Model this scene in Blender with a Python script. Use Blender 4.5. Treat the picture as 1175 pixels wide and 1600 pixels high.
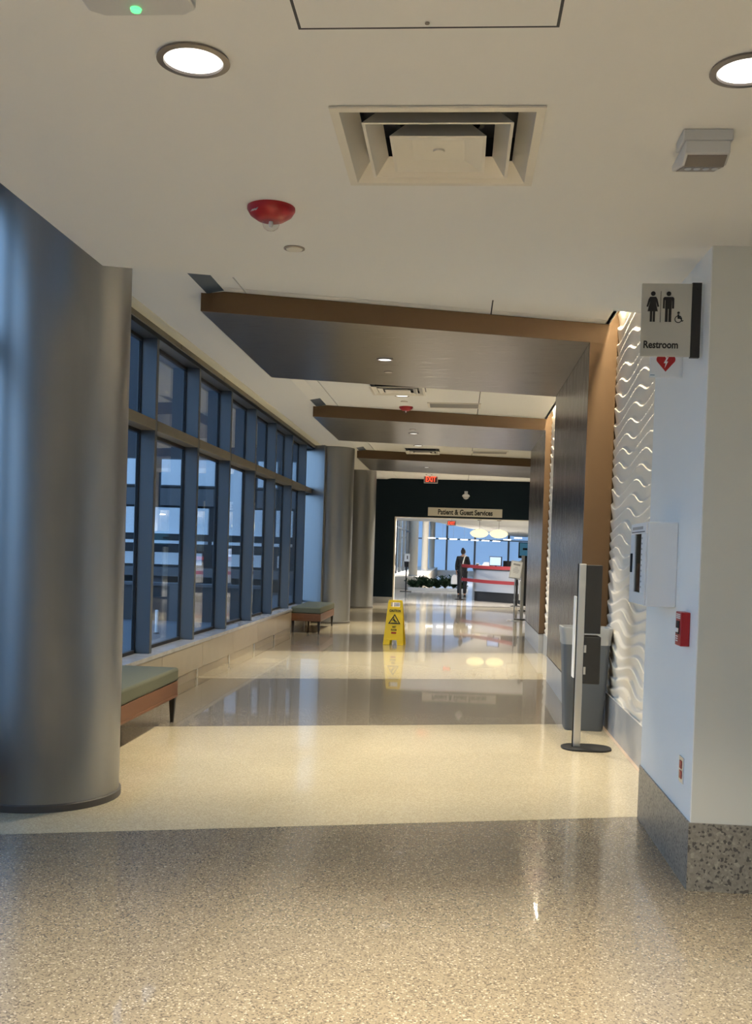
import bpy, math, random
from mathutils import Vector, Matrix
random.seed(7)
for o in list(bpy.data.objects): bpy.data.objects.remove(o, do_unlink=True)
scene = bpy.context.scene
COL = scene.collection

# ------------------------------------------------------------------ camera
cam_d = bpy.data.cameras.new('camera'); cam = bpy.data.objects.new('camera', cam_d); COL.objects.link(cam)
YAW, PITCH, ROLL = 0.07944, -0.02277, 0.0318
_f = Vector((-math.sin(YAW)*math.cos(PITCH), math.cos(YAW)*math.cos(PITCH), math.sin(PITCH)))
_r = Vector((math.cos(YAW), math.sin(YAW), 0)); _u = _r.cross(_f)
_r2 = _r*math.cos(ROLL) + _u*math.sin(ROLL); _u2 = -_r*math.sin(ROLL) + _u*math.cos(ROLL)
M = Matrix((_r2, _u2, -_f)).transposed().to_4x4(); M.translation = Vector((0, 0, 1.41))
cam.matrix_world = M
cam_d.sensor_fit = 'HORIZONTAL'; cam_d.sensor_width = 36; cam_d.lens = 36*1600/1175
cam_d.shift_y = 96.4/1175; cam_d.clip_start = .05; cam_d.clip_end = 500
scene.camera = cam

# ------------------------------------------------------------------ world and exposure
scene.view_settings.view_transform = 'Standard'; scene.view_settings.look = 'None'
scene.view_settings.gamma = 1; scene.view_settings.use_curve_mapping = False
scene.view_settings.exposure = 0.0
w = bpy.data.worlds.new('dusk_sky'); scene.world = w; w.use_nodes = True
nt = w.node_tree; nt.nodes.clear()
wo = nt.nodes.new('ShaderNodeOutputWorld'); bg = nt.nodes.new('ShaderNodeBackground')
tc = nt.nodes.new('ShaderNodeTexCoord'); sx = nt.nodes.new('ShaderNodeSeparateXYZ'); rp = nt.nodes.new('ShaderNodeValToRGB')
nt.links.new(tc.outputs['Generated'], sx.inputs[0]); nt.links.new(sx.outputs['Z'], rp.inputs[0])
rp.color_ramp.elements[0].position = 0.0; rp.color_ramp.elements[0].color = (.38, .58, .85, 1)
rp.color_ramp.elements[1].position = 0.7; rp.color_ramp.elements[1].color = (.22, .43, .76, 1)
nt.links.new(rp.outputs[0], bg.inputs[0]); bg.inputs[1].default_value = 3.0
nt.links.new(bg.outputs[0], wo.inputs[0])

WARM = (1, .87, .64)
LAMP_NEAR, LAMP_BAY, LAMP_CANOPY, LAMP_WASH, LAMP_LOBBY = 640, 720, 420, 48, 130

# ------------------------------------------------------------------ materials
MATS = {}
def mat(name, color=(.8,.8,.8), rough=.5, metal=0, noise=None, emit=None, coat=0, spec=None, alpha=None):
    """noise = (scale, amount, (sx,sy,sz)) : value variation of the base colour"""
    if name in MATS: return MATS[name]
    m = bpy.data.materials.new(name); m.use_nodes = True; nt = m.node_tree
    b = nt.nodes['Principled BSDF']
    b.inputs['Base Color'].default_value = (*color, 1); b.inputs['Roughness'].default_value = rough
    b.inputs['Metallic'].default_value = metal
    if coat: b.inputs['Coat Weight'].default_value = coat; b.inputs['Coat Roughness'].default_value = .08
    if spec is not None: b.inputs['Specular IOR Level'].default_value = spec
    if emit:
        b.inputs['Emission Color'].default_value = (*emit[0], 1); b.inputs['Emission Strength'].default_value = emit[1]
    if noise:
        s, a, sc = noise
        t = nt.nodes.new('ShaderNodeTexCoord'); mp = nt.nodes.new('ShaderNodeMapping'); mp.inputs['Scale'].default_value = sc
        n = nt.nodes.new('ShaderNodeTexNoise'); n.inputs['Scale'].default_value = s; n.inputs['Detail'].default_value = 4
        mx = nt.nodes.new('ShaderNodeMix'); mx.data_type = 'RGBA'
        mx.inputs[6].default_value = (*[c*(1-a) for c in color], 1); mx.inputs[7].default_value = (*[min(1, c*(1+a)) for c in color], 1)
        nt.links.new(t.outputs['Object'], mp.inputs[0]); nt.links.new(mp.outputs[0], n.inputs['Vector'])
        nt.links.new(n.outputs[0], mx.inputs[0]); nt.links.new(mx.outputs[2], b.inputs['Base Color'])
        if metal > .3:
            mr = nt.nodes.new('ShaderNodeMapRange'); mr.inputs[3].default_value = rough-.02; mr.inputs[4].default_value = rough+.02
            nt.links.new(n.outputs[0], mr.inputs[0]); nt.links.new(mr.outputs[0], b.inputs['Roughness'])
    MATS[name] = m; return m

def terrazzo(name, base, dark, light, rough=.12, scale=120, spread=.5, coat=.0):
    m = bpy.data.materials.new(name); m.use_nodes = True; nt = m.node_tree; b = nt.nodes['Principled BSDF']
    t = nt.nodes.new('ShaderNodeTexCoord')
    v = nt.nodes.new('ShaderNodeTexVoronoi'); v.inputs['Scale'].default_value = scale
    sp = nt.nodes.new('ShaderNodeSeparateColor')
    r = nt.nodes.new('ShaderNodeValToRGB'); r.color_ramp.interpolation = 'CONSTANT'
    e = r.color_ramp.elements; e[0].position = 0; e[0].color = (*dark, 1); e[1].position = .16; e[1].color = (*base, 1)
    x = e.new(.55); x.color = (*[c*1.14 for c in base], 1)
    x = e.new(.75); x.color = (*[c*.86 for c in base], 1); x = e.new(.93); x.color = (*light, 1)
    n = nt.nodes.new('ShaderNodeTexNoise'); n.inputs['Scale'].default_value = 1.3; n.inputs['Detail'].default_value = 5
    hs = nt.nodes.new('ShaderNodeHueSaturation'); mr = nt.nodes.new('ShaderNodeMapRange'); mr.inputs[3].default_value = .88; mr.inputs[4].default_value = 1.12
    nt.links.new(t.outputs['Object'], v.inputs['Vector']); nt.links.new(v.outputs['Color'], sp.inputs[0]); nt.links.new(sp.outputs[0], r.inputs[0])
    nt.links.new(t.outputs['Object'], n.inputs['Vector']); nt.links.new(n.outputs[0], mr.inputs[0]); nt.links.new(mr.outputs[0], hs.inputs['Value'])
    nt.links.new(r.outputs[0], hs.inputs['Color']); nt.links.new(hs.outputs[0], b.inputs['Base Color'])
    b.inputs['Roughness'].default_value = rough; b.inputs['Specular IOR Level'].default_value = .5
    if coat: b.inputs['Coat Weight'].default_value = coat; b.inputs['Coat Roughness'].default_value = .03
    MATS[name] = m; return m

def glass(name, tint=(.8,.88,.95), refl=1.0, ior=1.42):
    m = bpy.data.materials.new(name); m.use_nodes = True; nt = m.node_tree; nt.nodes.clear()
    o = nt.nodes.new('ShaderNodeOutputMaterial'); mx = nt.nodes.new('ShaderNodeMixShader'); fr = nt.nodes.new('ShaderNodeFresnel'); fr.inputs[0].default_value = ior
    tr = nt.nodes.new('ShaderNodeBsdfTransparent'); tr.inputs[0].default_value = (*tint, 1)
    g = nt.nodes.new('ShaderNodeBsdfGlossy'); g.inputs['Roughness'].default_value = .01; g.inputs['Color'].default_value = (refl, refl, refl, 1)
    ge = nt.nodes.new('ShaderNodeNewGeometry'); mr = nt.nodes.new('ShaderNodeMapRange'); mr.inputs[3].default_value = ior; mr.inputs[4].default_value = 1/ior
    nt.links.new(ge.outputs['Backfacing'], mr.inputs[0]); nt.links.new(mr.outputs[0], fr.inputs[0])   # same reflectance on both faces of a thin pane
    nt.links.new(fr.outputs[0], mx.inputs[0]); nt.links.new(tr.outputs[0], mx.inputs[1]); nt.links.new(g.outputs[0], mx.inputs[2]); nt.links.new(mx.outputs[0], o.inputs[0])
    MATS[name] = m; return m

mat('ceiling_paint', (.82,.82,.80), .85)
mat('slot_shade_blue', (.055,.085,.13), .5, .3)
mat('wall_paint', (.68,.69,.645), .7, noise=(3,.02,(1,1,1)))
mat('pier_paint', (.86,.88,.88), .45)
mat('teal_paint', (.003,.012,.021), .65, spec=.2)
mat('jamb_paint', (.62,.58,.50), .6)
mat('trim_cream', (.82,.78,.62), .6)
mat('valance_metal', (.20,.18,.14), .5, .5)
mat('window_frame', (.10,.115,.13), .42, .55)
mat('gasket_black', (.008,.008,.01), .6)
mat('sill_stone', (.30,.30,.31), .22, noise=(9,.25,(1,1,1)))
mat('base_laminate', (.30,.25,.18), .24, noise=(5,.06,(1,1,1)))
mat('toe_dark', (.06,.055,.05), .5)
mat('column_metal', (.32,.325,.325), .35, .85, noise=(30,.04,(1,1,.06)))
mat('column_base', (.10,.095,.09), .5)
mat('brushed_steel', (.19,.17,.147), .28, .92, noise=(200,.025,(.01,1,1)))
mat('brushed_steel_leg', (.27,.25,.235), .27, .92, noise=(200,.025,(1,1,.01)))
mat('bronze_paint', (.115,.070,.035), .45, .35, noise=(12,.04,(1,1,1)))
mat('wave_plaster', (.80,.74,.64), .6)
mat('plinth_concrete', (.40,.41,.42), .35, noise=(7,.10,(1,1,1)))
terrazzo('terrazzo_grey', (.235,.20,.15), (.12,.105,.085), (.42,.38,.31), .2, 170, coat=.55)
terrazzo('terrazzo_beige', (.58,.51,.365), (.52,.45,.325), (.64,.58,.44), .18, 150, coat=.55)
terrazzo('terrazzo_plinth', (.25,.235,.205), (.09,.085,.08), (.35,.33,.28), .35, 100)
mat('floor_border', (.55,.43,.33), .2)
mat('lobby_floor', (.60,.57,.52), .12, coat=.4)
mat('black_plastic', (.008,.008,.009), .5, spec=.3); mat('charcoal', (.014,.014,.014), .5)
mat('white_plastic', (.80,.82,.84), .4); mat('light_grey_plastic', (.55,.56,.57), .4)
mat('silver', (.62,.62,.62), .28, .9); mat('grey_can', (.085,.10,.12), .5)
mat('red_plastic', (.36,.008,.012), .35); mat('belt_red', (.13,.002,.008), .8)
mat('wood_brown', (.12,.046,.016), .5, noise=(14,.25,(1,.1,1)))
mat('cushion_olive', (.075,.08,.052), .85, noise=(60,.10,(1,1,1)))
mat('leg_black', (.015,.012,.011), .4)
mat('sign_yellow', (.90,.60,.012), .4); mat('ink_black', (.012,.012,.012), .6); mat('ink_red', (.42,.012,.012), .6); mat('ink_grey', (.35,.36,.38), .6)
mat('sign_plate', (.50,.50,.46), .5); mat('sign_plate_cream', (.66,.63,.55), .5)
mat('lamp_disc', (1,1,1), .5, emit=((1,.97,.92), 1.6)); mat('lamp_trim', (.25,.22,.20), .35, .6)
mat('lamp_wash', (1,1,1), .5, emit=(WARM, 12))
mat('pendant_shade', (.9,.85,.6), .5, emit=((1,.85,.42), 1.1))
mat('exit_face', (.05,.01,.01), .4, emit=((.03,.01,.01), 1)); mat('exit_red', (.8,.05,.03), .4, emit=((1,.10,.04), 1.6))
mat('screen_blue', (.02,.05,.07), .3, emit=((.06,.22,.36), .45)); mat('screen_pale', (.3,.4,.6), .2, emit=((.35,.55,.95), .5))
mat('led_green', (.1,.6,.2), .3, emit=((.1,1,.25), 2)); mat('reflection_white', (1,1,1), .3, emit=((1,.97,.9), 6))
mat('grille_grey', (.36,.35,.33), .5); mat('vent_metal', (.70,.67,.60), .35, .2); mat('duct_dark', (.035,.04,.05), .5, .3)
mat('leaf_dark', (.020,.055,.022), .5, noise=(4,.5,(1,1,1))); mat('bark', (.05,.035,.02), .8)
mat('concrete_out', (.11,.112,.12), .8, noise=(.8,.12,(1,1,1))); mat('dark_out', (.025,.03,.04), .6); mat('panel_out', (.72,.74,.76), .5)
mat('garden_concrete', (.055,.055,.058), .8, noise=(1.5,.3,(1,1,1))); mat('facade_out', (.04,.043,.05), .7); mat('paving', (.12,.125,.14), .7, noise=(2,.15,(1,1,1)))
mat('skin', (.42,.24,.16), .5); mat('hair_dark', (.015,.01,.008), .5); mat('cloth_black', (.008,.008,.010), .8); mat('cloth_white', (.75,.74,.72), .8)
mat('desk_metal', (.30,.31,.33), .3, .5)
mat('paper', (.75,.66,.55), .7)
glass('window_glass', (.90,.93,.95)); glass('clear_lens', (.9,.92,.92)); glass('cabinet_glass', (.5,.5,.5))
m = mat('bag_liner', (.65,.68,.70), .3); m.node_tree.nodes['Principled BSDF'].inputs['Alpha'].default_value = .45
m = mat('lobby_glass', (.62,.74,.88), .12)
b_ = m.node_tree.nodes['Principled BSDF']; b_.inputs['Transmission Weight'].default_value = .5; b_.inputs['Roughness'].default_value = .35; b_.inputs['IOR'].default_value = 1.15

# ------------------------------------------------------------------ mesh helpers
class MB:
    def __init__(s): s.v = []; s.f = []
    def add(s, vs, fs):
        n = len(s.v); s.v += [tuple(p) for p in vs]; s.f += [tuple(i+n for i in f) for f in fs]; return s
    def box(s, x0, x1, y0, y1, z0, z1):
        return s.prism([(x0,y0),(x1,y0),(x1,y1),(x0,y1)], z0, z1)
    def prism(s, poly, z0, z1, poly2=None):
        n = len(poly); p2 = poly2 or poly
        vs = [(p[0],p[1],z0) for p in poly] + [(p[0],p[1],z1) for p in p2]
        return s.add(vs, [tuple(range(n))[::-1], tuple(range(n,2*n))] + [(i,(i+1)%n,(i+1)%n+n,i+n) for i in range(n)])
    def extr(s, poly, axis, a, b):
        """polygon in a vertical plane extruded along an axis: 'y' poly=(x,z), 'x' poly=(y,z)"""
        n = len(poly)
        mk = (lambda p, t: (p[0], t, p[1])) if axis == 'y' else (lambda p, t: (t, p[0], p[1]))
        vs = [mk(p, a) for p in poly] + [mk(p, b) for p in poly]
        return s.add(vs, [tuple(range(n)), tuple(range(n,2*n))[::-1]] + [(i,i+n,(i+1)%n+n,(i+1)%n) for i in range(n)])
    def lathe(s, prof, c=(0,0,0), n=32, cap=True):
        vs = []; fs = []; m = len(prof)
        for r, z in prof:
            for k in range(n):
                a = 2*math.pi*k/n; vs.append((c[0]+r*math.cos(a), c[1]+r*math.sin(a), c[2]+z))
        for i in range(m-1):
            for k in range(n): fs.append((i*n+k, i*n+(k+1)%n, (i+1)*n+(k+1)%n, (i+1)*n+k))
        if cap: fs += [tuple(range(n))[::-1], tuple(range((m-1)*n, m*n))]
        return s.add(vs, fs)
    def tube(s, pts, r, n=8):
        pts = [Vector(p) for p in pts]; rs = r if isinstance(r, (list,tuple)) else [r]*len(pts); vs = []; fs = []
        for i, p in enumerate(pts):
            d = (pts[min(i+1,len(pts)-1)] - pts[max(i-1,0)]).normalized()
            a = d.orthogonal().normalized() if abs(d.z) > .9 else d.cross(Vector((0,0,1))).normalized(); b = d.cross(a)
            for k in range(n):
                t = 2*math.pi*k/n; vs.append(p + (a*math.cos(t)+b*math.sin(t))*rs[i])
        for i in range(len(pts)-1):
            for k in range(n): fs.append((i*n+k, i*n+(k+1)%n, (i+1)*n+(k+1)%n, (i+1)*n+k))
        fs += [tuple(range(n))[::-1], tuple(range((len(pts)-1)*n, len(pts)*n))]
        return s.add(vs, fs)
    def quad(s, a, b, c, d): return s.add([a,b,c,d], [(0,1,2,3)])
    def build(s, name, material, parent=None, smooth=False, bevel=0, seg=2):
        me = bpy.data.meshes.new(name); me.from_pydata(s.v, [], s.f)
        import bmesh
        bm = bmesh.new(); bm.from_mesh(me); bmesh.ops.recalc_face_normals(bm, faces=bm.faces); bm.to_mesh(me); bm.free()
        return link(name, me, material, parent, smooth, bevel, seg)
def link(name, me, material, parent=None, smooth=False, bevel=0, seg=2):
    if material and not me.materials: me.materials.append(MATS[material])
    if smooth:
        me.polygons.foreach_set('use_smooth', [True]*len(me.polygons))
        if smooth != 'all': me.set_sharp_from_angle(angle=math.radians(40))
    o = bpy.data.objects.new(name, me); COL.objects.link(o)
    if parent: o.parent = parent
    if bevel:
        b = o.modifiers.new('bevel', 'BEVEL'); b.width = bevel; b.segments = seg; b.limit_method = 'ANGLE'
    return o
def tag(o, label, cat, group=None):
    o['label'] = label; o['category'] = cat
    if group: o['group'] = group
    return o
def struct(o, label=None, cat=None):
    o['kind'] = 'structure'
    if label: o['label'] = label
    if cat: o['category'] = cat
    return o
def empty(name, loc=(0,0,0), rz=0):
    o = bpy.data.objects.new(name, None); COL.objects.link(o); o.location = loc; o.rotation_euler = (0,0,rz); o.empty_display_size = .1; return o
def copy_tree(o, parent=None):
    c = o.copy(); COL.objects.link(c)
    if parent: c.parent = parent
    for ch in list(o.children): copy_tree(ch, c)
    return c
def text(name, s, width, height, material, parent=None, bold=.0, depth=.002):
    """lettering in the local XZ plane facing -Y, left bottom corner at the origin, fitted to width x height (cap height)"""
    cu = bpy.data.curves.new('t', 'FONT'); cu.body = s; cu.size = 1; cu.offset = bold; cu.extrude = .5; cu.resolution_u = 3
    ob = bpy.data.objects.new('t', cu); COL.objects.link(ob)
    dg = bpy.context.evaluated_depsgraph_get(); me = bpy.data.meshes.new_from_object(ob.evaluated_get(dg))
    bpy.data.objects.remove(ob); bpy.data.curves.remove(cu)
    xs = [v.co.x for v in me.vertices]; x0, x1 = min(xs), max(xs); ch = .70
    for v in me.vertices:
        x, y, z = v.co; v.co = ((x-x0)/(x1-x0)*width, -z*depth, y/ch*height)
    me.name = name
    return link(name, me, material, parent)
def lamp_point(name, kind, loc, energy, color=WARM, size=.1, size_y=None, spot=None, parent=None, rot=(0,0,0), blend=.5):
    d = bpy.data.lights.new(name, kind); d.energy = energy; d.color = color
    if kind == 'AREA':
        d.size = size
        if size_y: d.shape = 'RECTANGLE'; d.size_y = size_y
        else: d.shape = 'DISK'
    else: d.shadow_soft_size = size
    if spot: d.spot_size = math.radians(spot); d.spot_blend = blend
    o = bpy.data.objects.new(name, d); COL.objects.link(o); o.location = loc; o.rotation_euler = rot
    if parent: o.parent = parent
    return o

S = .307                                   # plan skew of floor bands, bulkhead and portals
def sk(y0, x): return y0 + S*x
def skpoly(x0, x1, ya, yb): return [(x0, sk(ya,x0)), (x1, sk(ya,x1)), (x1, sk(yb,x1)), (x0, sk(yb,x0))]
ZN, ZS, ZT, ZP, ZPT = 2.74, 3.34, 3.365, 3.20, 3.363     # near ceiling, side soffit, tile ceiling, canopy underside / top
XW, XG, XB = 1.29, -2.93, -2.72            # wave wall, glass plane, base wall
YB = 27.6                                  # teal wall

# ------------------------------------------------------------------ floor
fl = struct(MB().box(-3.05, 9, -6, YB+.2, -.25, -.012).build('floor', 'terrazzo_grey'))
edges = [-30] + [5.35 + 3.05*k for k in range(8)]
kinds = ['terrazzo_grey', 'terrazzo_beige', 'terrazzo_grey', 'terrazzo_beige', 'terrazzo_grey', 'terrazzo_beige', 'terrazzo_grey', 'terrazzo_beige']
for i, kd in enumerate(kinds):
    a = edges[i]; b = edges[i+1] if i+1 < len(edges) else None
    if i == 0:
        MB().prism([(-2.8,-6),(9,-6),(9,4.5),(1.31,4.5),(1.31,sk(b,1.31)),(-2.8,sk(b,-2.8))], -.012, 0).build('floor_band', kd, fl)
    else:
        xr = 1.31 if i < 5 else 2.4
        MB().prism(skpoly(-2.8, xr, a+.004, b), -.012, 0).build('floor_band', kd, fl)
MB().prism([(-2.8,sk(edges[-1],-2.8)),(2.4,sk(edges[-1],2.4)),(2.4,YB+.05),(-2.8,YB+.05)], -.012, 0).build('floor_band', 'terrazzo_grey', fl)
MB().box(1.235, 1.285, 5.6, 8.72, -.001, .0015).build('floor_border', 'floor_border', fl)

# ------------------------------------------------------------------ ceilings
_y = lambda x: sk(5.385, x)
VX0, VX1, VY0, VY1 = -.418, .202, 3.095, 3.715      # opening for the air vent
cl = MB().prism([(-1.755,-6),(VX0,-6),(VX0,_y(VX0)),(-1.755,_y(-1.755))], ZN, ZN+.9)
cl.prism([(VX1,-6),(5.5,-6),(5.5,5.7),(1.31,5.7),(1.31,_y(1.31)),(VX1,_y(VX1))], ZN, ZN+.9)
cl.prism([(VX0,-6),(VX1,-6),(VX1,VY0),(VX0,VY0)], ZN, ZN+.9); cl.prism([(VX0,VY1),(VX1,VY1),(VX1,_y(VX1)),(VX0,_y(VX0))], ZN, ZN+.9)
cl = struct(cl.build('ceiling', 'ceiling_paint'))
so = struct(MB().prism([(-2.73,-6),(-1.76,-6),(-1.76,4.6),(-1.985,5.0),(-1.985,YB),(-2.73,YB)], ZS, ZS+.3).build('ceiling_soffit', 'ceiling_paint'))
MB().box(-2.73, -2.61, -6, YB, ZS-.006, ZS).build('soffit_glow_strip', 'trim_cream', so)  # cream strip: warm reflected light on the soffit put into its colour
MB().extr([(-1.99,ZS+.001),(-1.986,ZS),(-1.857,ZT-.001),(-1.857,ZT+.01),(-1.99,ZS+.02)], 'y', 4.6, YB).build('reveal_strip', 'ceiling_paint', so)
for yf in (8.38, 14.46, 20.54):
    yf = sk(yf, -1.92); MB().extr([(-1.99,ZS-.001),(-1.986,ZS-.002),(-1.857,ZT-.003),(-1.857,ZT+.01),(-1.99,ZS+.02)], 'y', yf-.62, yf-.02).build('ceiling_slot_shade', 'slot_shade_blue', so)  # flat dark blue piece, shade of a ceiling gap put into its colour
ct = struct(MB().box(-1.86, 1.19, 4.4, YB, ZT+.02, ZT+.12).build('ceiling_tiles', 'duct_dark'))
for r in range(-1, 8):
    ya, yb = 5.2+3.05*r, 5.2+3.05*(r+1)
    for x0, x1 in ((-1.857,-1.708), (-1.696,.196), (.208,1.19)):
        pol = [(x, min(max(y, 4.4), YB)) for x, y in skpoly(x0, x1, ya+.010, yb)]
        MB().prism(pol, ZT, ZT+.02).build('ceiling_panel', 'ceiling_paint', ct)
struct(MB().box(-3.1, 9, -6.2, YB+.2, 4.0, 4.2).build('sky_block_slab', 'concrete_out'))  # unseen slab added to keep sky light out of the ceiling gaps
struct(MB().box(1.18, 2.6, 18.3, YB, ZT, ZT+.1).build('ceiling_alcove', 'ceiling_paint'))

# ------------------------------------------------------------------ walls (near)
pier = struct(MB().box(1.03, 5.5, 4.45, 5.64, 0, ZN).build('wall_pier', 'wall_paint'))
MB().box(1.026, 1.031, 4.452, 5.64, .29, ZN).build('side_face', 'pier_paint', pier)
bs = struct(MB().box(1.018, 5.5, 4.438, 5.64, 0, .29).build('baseboard_pier', 'terrazzo_plinth'))
struct(MB().box(5.5, 5.7, -6, 4.6, 0, 3.9).build('wall_right', 'wall_paint'))
struct(MB().box(-3.05, 5.7, -6.2, -6, 0, 4).build('wall_back', 'wall_paint'))
wr = struct(MB().box(XW, XW+.25, 5.6, 18.2, 0, 4.0).build('wall_wave', 'wave_plaster'))
pl = struct(MB().box(XW-.03, XW+.01, 5.64, 8.74, 0, .29).build('baseboard_wave', 'plinth_concrete'))
MB().box(XW-.03, XW+.01, 11.5, 14.85, 0, .29).build('baseboard_section', 'plinth_concrete', pl)
# carved wave relief: long lips that face upward, swelling and merging along the wall
def wave_mesh(L, z0, z1, ph):
    ny, nz = int(48*L/1.2), 440; vs = []; fs = []
    def h(y, z):
        P = .098; t = z/P + .40*math.sin(2*math.pi*y/1.2 + .85*z/P)
        u = t - math.floor(t)
        prof = u/.87 if u < .87 else (1-u)/.13
        return .021*(.75*prof + .25*prof*prof*(3-2*prof))
    for j in range(nz+1):
        z = z0 + (z1-z0)*j/nz
        for i in range(ny+1):
            y = L*i/ny; vs.append((-h(y+ph, z), y, z))
    for j in range(nz):
        for i in range(ny):
            a = j*(ny+1)+i; fs.append((a, a+ny+1, a+ny+2, a+1))
    me = bpy.data.meshes.new('wave_panel'); me.from_pydata(vs, [], fs); me.polygons.foreach_set('use_smooth', [True]*len(fs)); return me
wm = wave_mesh(1.196, .29, 3.95, 0)
for y in (6.405, 7.605, 11.6, 12.8, 14.0):
    o = link('wave_panel', wm, 'wave_plaster', wr); o.location = (XW-.002, y-.002, 0)
o = link('wave_panel', wave_mesh(.76, .29, 3.95, .44), 'wave_plaster', wr); o.location = (XW-.002, 5.643, 0)
struct(MB().box(2.4, 2.6, 18.0, YB+.2, 0, 4).build('wall_alcove', 'wall_paint'))
struct(MB().box(XW+.25, 2.6, 18.0, 18.2, 0, 4).build('wall_alcove_return', 'wall_paint'))

# ------------------------------------------------------------------ left window wall
wl = struct(MB().box(-3.05, XB-.012, -6, 19.25, -.01, .36).build('wall_left', 'base_laminate'))
y = -5.9; k = 0
while y < 19.2:
    MB().box(XB-.014, XB, y+.003, min(y+1.522, 19.25), .09, .375).build('base_panel', 'base_laminate', wl, bevel=.002, seg=1); y += 1.525
MB().box(XB-.03, XB-.02, -6, 19.25, 0, .09).build('toe_recess', 'toe_dark', wl)
for k in range(0, 9):
    yy = 7.64+1.525*k
    if yy < 18.8: MB().box(XB-.02, XB-.004, yy-.03, yy+.03, 0, .09).build('toe_post', 'silver', wl)
struct(MB().box(XG-.02, XB+.012, -6, 19.25, .36, .40).build('trim_sill', 'sill_stone', bevel=.004))
struct(MB().box(-3.05, -2.74, -6, 19.25, 3.33, 4.0).build('wall_window_head', 'valance_metal'))
va = struct(MB().box(-2.74, -2.725, -6, 19.25, 3.285, 3.37).build('trim_valance', 'valance_metal'))
for k in range(9):
    MB().box(-2.7255, -2.7235, 7.9+1.83*k, 7.906+1.83*k, 3.287, 3.37).build('valance_joint', 'gasket_black', va)
win = struct(MB().box(-2.955, -2.78, -6, 19.25, 3.27, 3.34).build('window_1', 'window_frame'))
MY = [9.17+1.525*k for k in range(-9, 7)]
for yy in MY:
    MB().box(-2.955, -2.78, yy-.034, yy+.034, .40, 3.27).build('mullion', 'window_frame', win, bevel=.003, seg=1)
    for s_ in (-1, 1):
        MB().box(XG-.015, XG+.012, yy+s_*.034 if s_ > 0 else yy-.052, yy+.052 if s_ > 0 else yy-.034, .40, 3.27).build('gasket', 'gasket_black', win)
for a, b in zip(MY, MY[1:]+[19.25]):
    y0, y1 = a+.052, b-.052
    MB().box(-2.95, -2.775, a+.034, b-.034, 2.436, 2.53).build('transom', 'valance_metal', win, bevel=.003, seg=1)
    for z0, z1 in ((.40, 2.436), (2.53, 3.27)):
        MB().box(XG-.006, XG+.006, y0, y1, z0, z1).build('pane', 'window_glass', win)
    for z in (.40, 2.53): MB().box(XG-.02, XG+.02, y0, y1, z, z+.03).build('gasket', 'gasket_black', win)
    for z in (2.436, 3.27): MB().box(XG-.02, XG+.02, y0, y1, z-.03, z).build('gasket', 'gasket_black', win)
MB().box(-2.955, -2.78, 19.16, 19.25, .40, 3.27).build('jamb', 'window_frame', win)
# metal-clad side wall past the window
struct(MB().box(-3.05, -2.75, 19.6, YB, 0, 4).build('wall_side', 'column_metal'))

# ------------------------------------------------------------------ columns
def column(x, y, r, label, top=3.6):
    e = empty('column', (x, y, 0)); tag(e, label, 'column', 'round metal columns along the window side')
    MB().lathe([(r+.012, 0), (r+.012, .035), (r+.002, .04)], n=64).build('base_ring', 'column_base', e, True)
    MB().lathe([(r, .03), (r, top)], n=72, cap=False).build('shaft', 'column_metal', e, True)
    return e
column(-2.25, 5.49, .407, 'big round grey metal column nearest the viewer, hiding the end of a bench')
c2 = column(-2.46, 19.55, .42, 'round metal column just behind the far bench')
column(-2.46, 25.0, .41, 'farthest round metal column, in front of the dark teal wall')
# curved metal panel added by the second column, angled to mirror window light
A_, B_ = Vector((-2.535, 18.985)), Vector((-3.03, 19.24)); nrm = Vector((A_.y-B_.y, B_.x-A_.x)).normalized()
pc = []
for t in range(13):
    q = t/12; p = A_.lerp(B_, q) + nrm*(.16*q*(1-q)); pc.append((p.x, p.y))
pc += [(-3.03, 19.40), (-2.50, 19.40)]
struct(MB().prism(pc, .40, 3.34).build('trim_corner_reflector', 'column_metal', smooth=True))

# ------------------------------------------------------------------ portals
def portal(y0, xl, label, leg=True, xr=XW):
    e = empty('portal', (0, sk(y0, 0), 0)); tag(e, label, 'portal', 'metal portals over the corridor')
    d = 2.98; t = .012
    def P(mb, name, m, **k):
        mb.v = [(a, b-y0, c) for a, b, c in mb.v]; return mb.build(name, m, e, **k)
    x0 = -2.03
    P(MB().prism(skpoly(x0, xl, y0, y0+d), ZP, ZP+t), 'soffit_panel', 'brushed_steel', bevel=.003)
    P(MB().prism(skpoly(x0, xr, y0-.002, y0+t), ZP+.002, ZPT), 'front_fascia', 'bronze_paint')
    P(MB().prism(skpoly(x0, xr, y0+d-t, y0+d+.002), ZP+.002, ZPT), 'back_fascia', 'bronze_paint')
    P(MB().prism(skpoly(x0, x0+t, y0, y0+d), ZP+.002, ZPT), 'end_panel', 'bronze_paint')
    P(MB().prism(skpoly(x0, xr, y0, y0+d), ZPT-.01, ZPT-.002), 'top_panel', 'bronze_paint')
    if leg:
        P(MB().prism(skpoly(xl, xl+t, y0, y0+d), .29, ZP+.012), 'inner_panel', 'brushed_steel_leg', bevel=.003)
        P(MB().prism(skpoly(xl+.002, xr, y0-.001, y0+t), .29, ZP+.01), 'front_panel', 'bronze_paint')
        P(MB().prism(skpoly(1.20, xr, y0-.003, y0+t), ZP+.03, 3.98), 'slot_panel', 'bronze_paint')
        P(MB().prism(skpoly(xl+.002, xr, y0+d-t, y0+d+.001), .29, ZP+.01), 'back_panel', 'bronze_paint')
        P(MB().prism(skpoly(xl+.003, xr, y0+.004, y0+d-.004), 0, .285), 'plinth', 'plinth_concrete')
        P(MB().prism(skpoly(xl-.002, xr, y0-.004, y0+d+.004), .283, .291), 'plinth_joint', 'gasket_black')
    return e
PY = (8.38, 14.46, 20.54)
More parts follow.
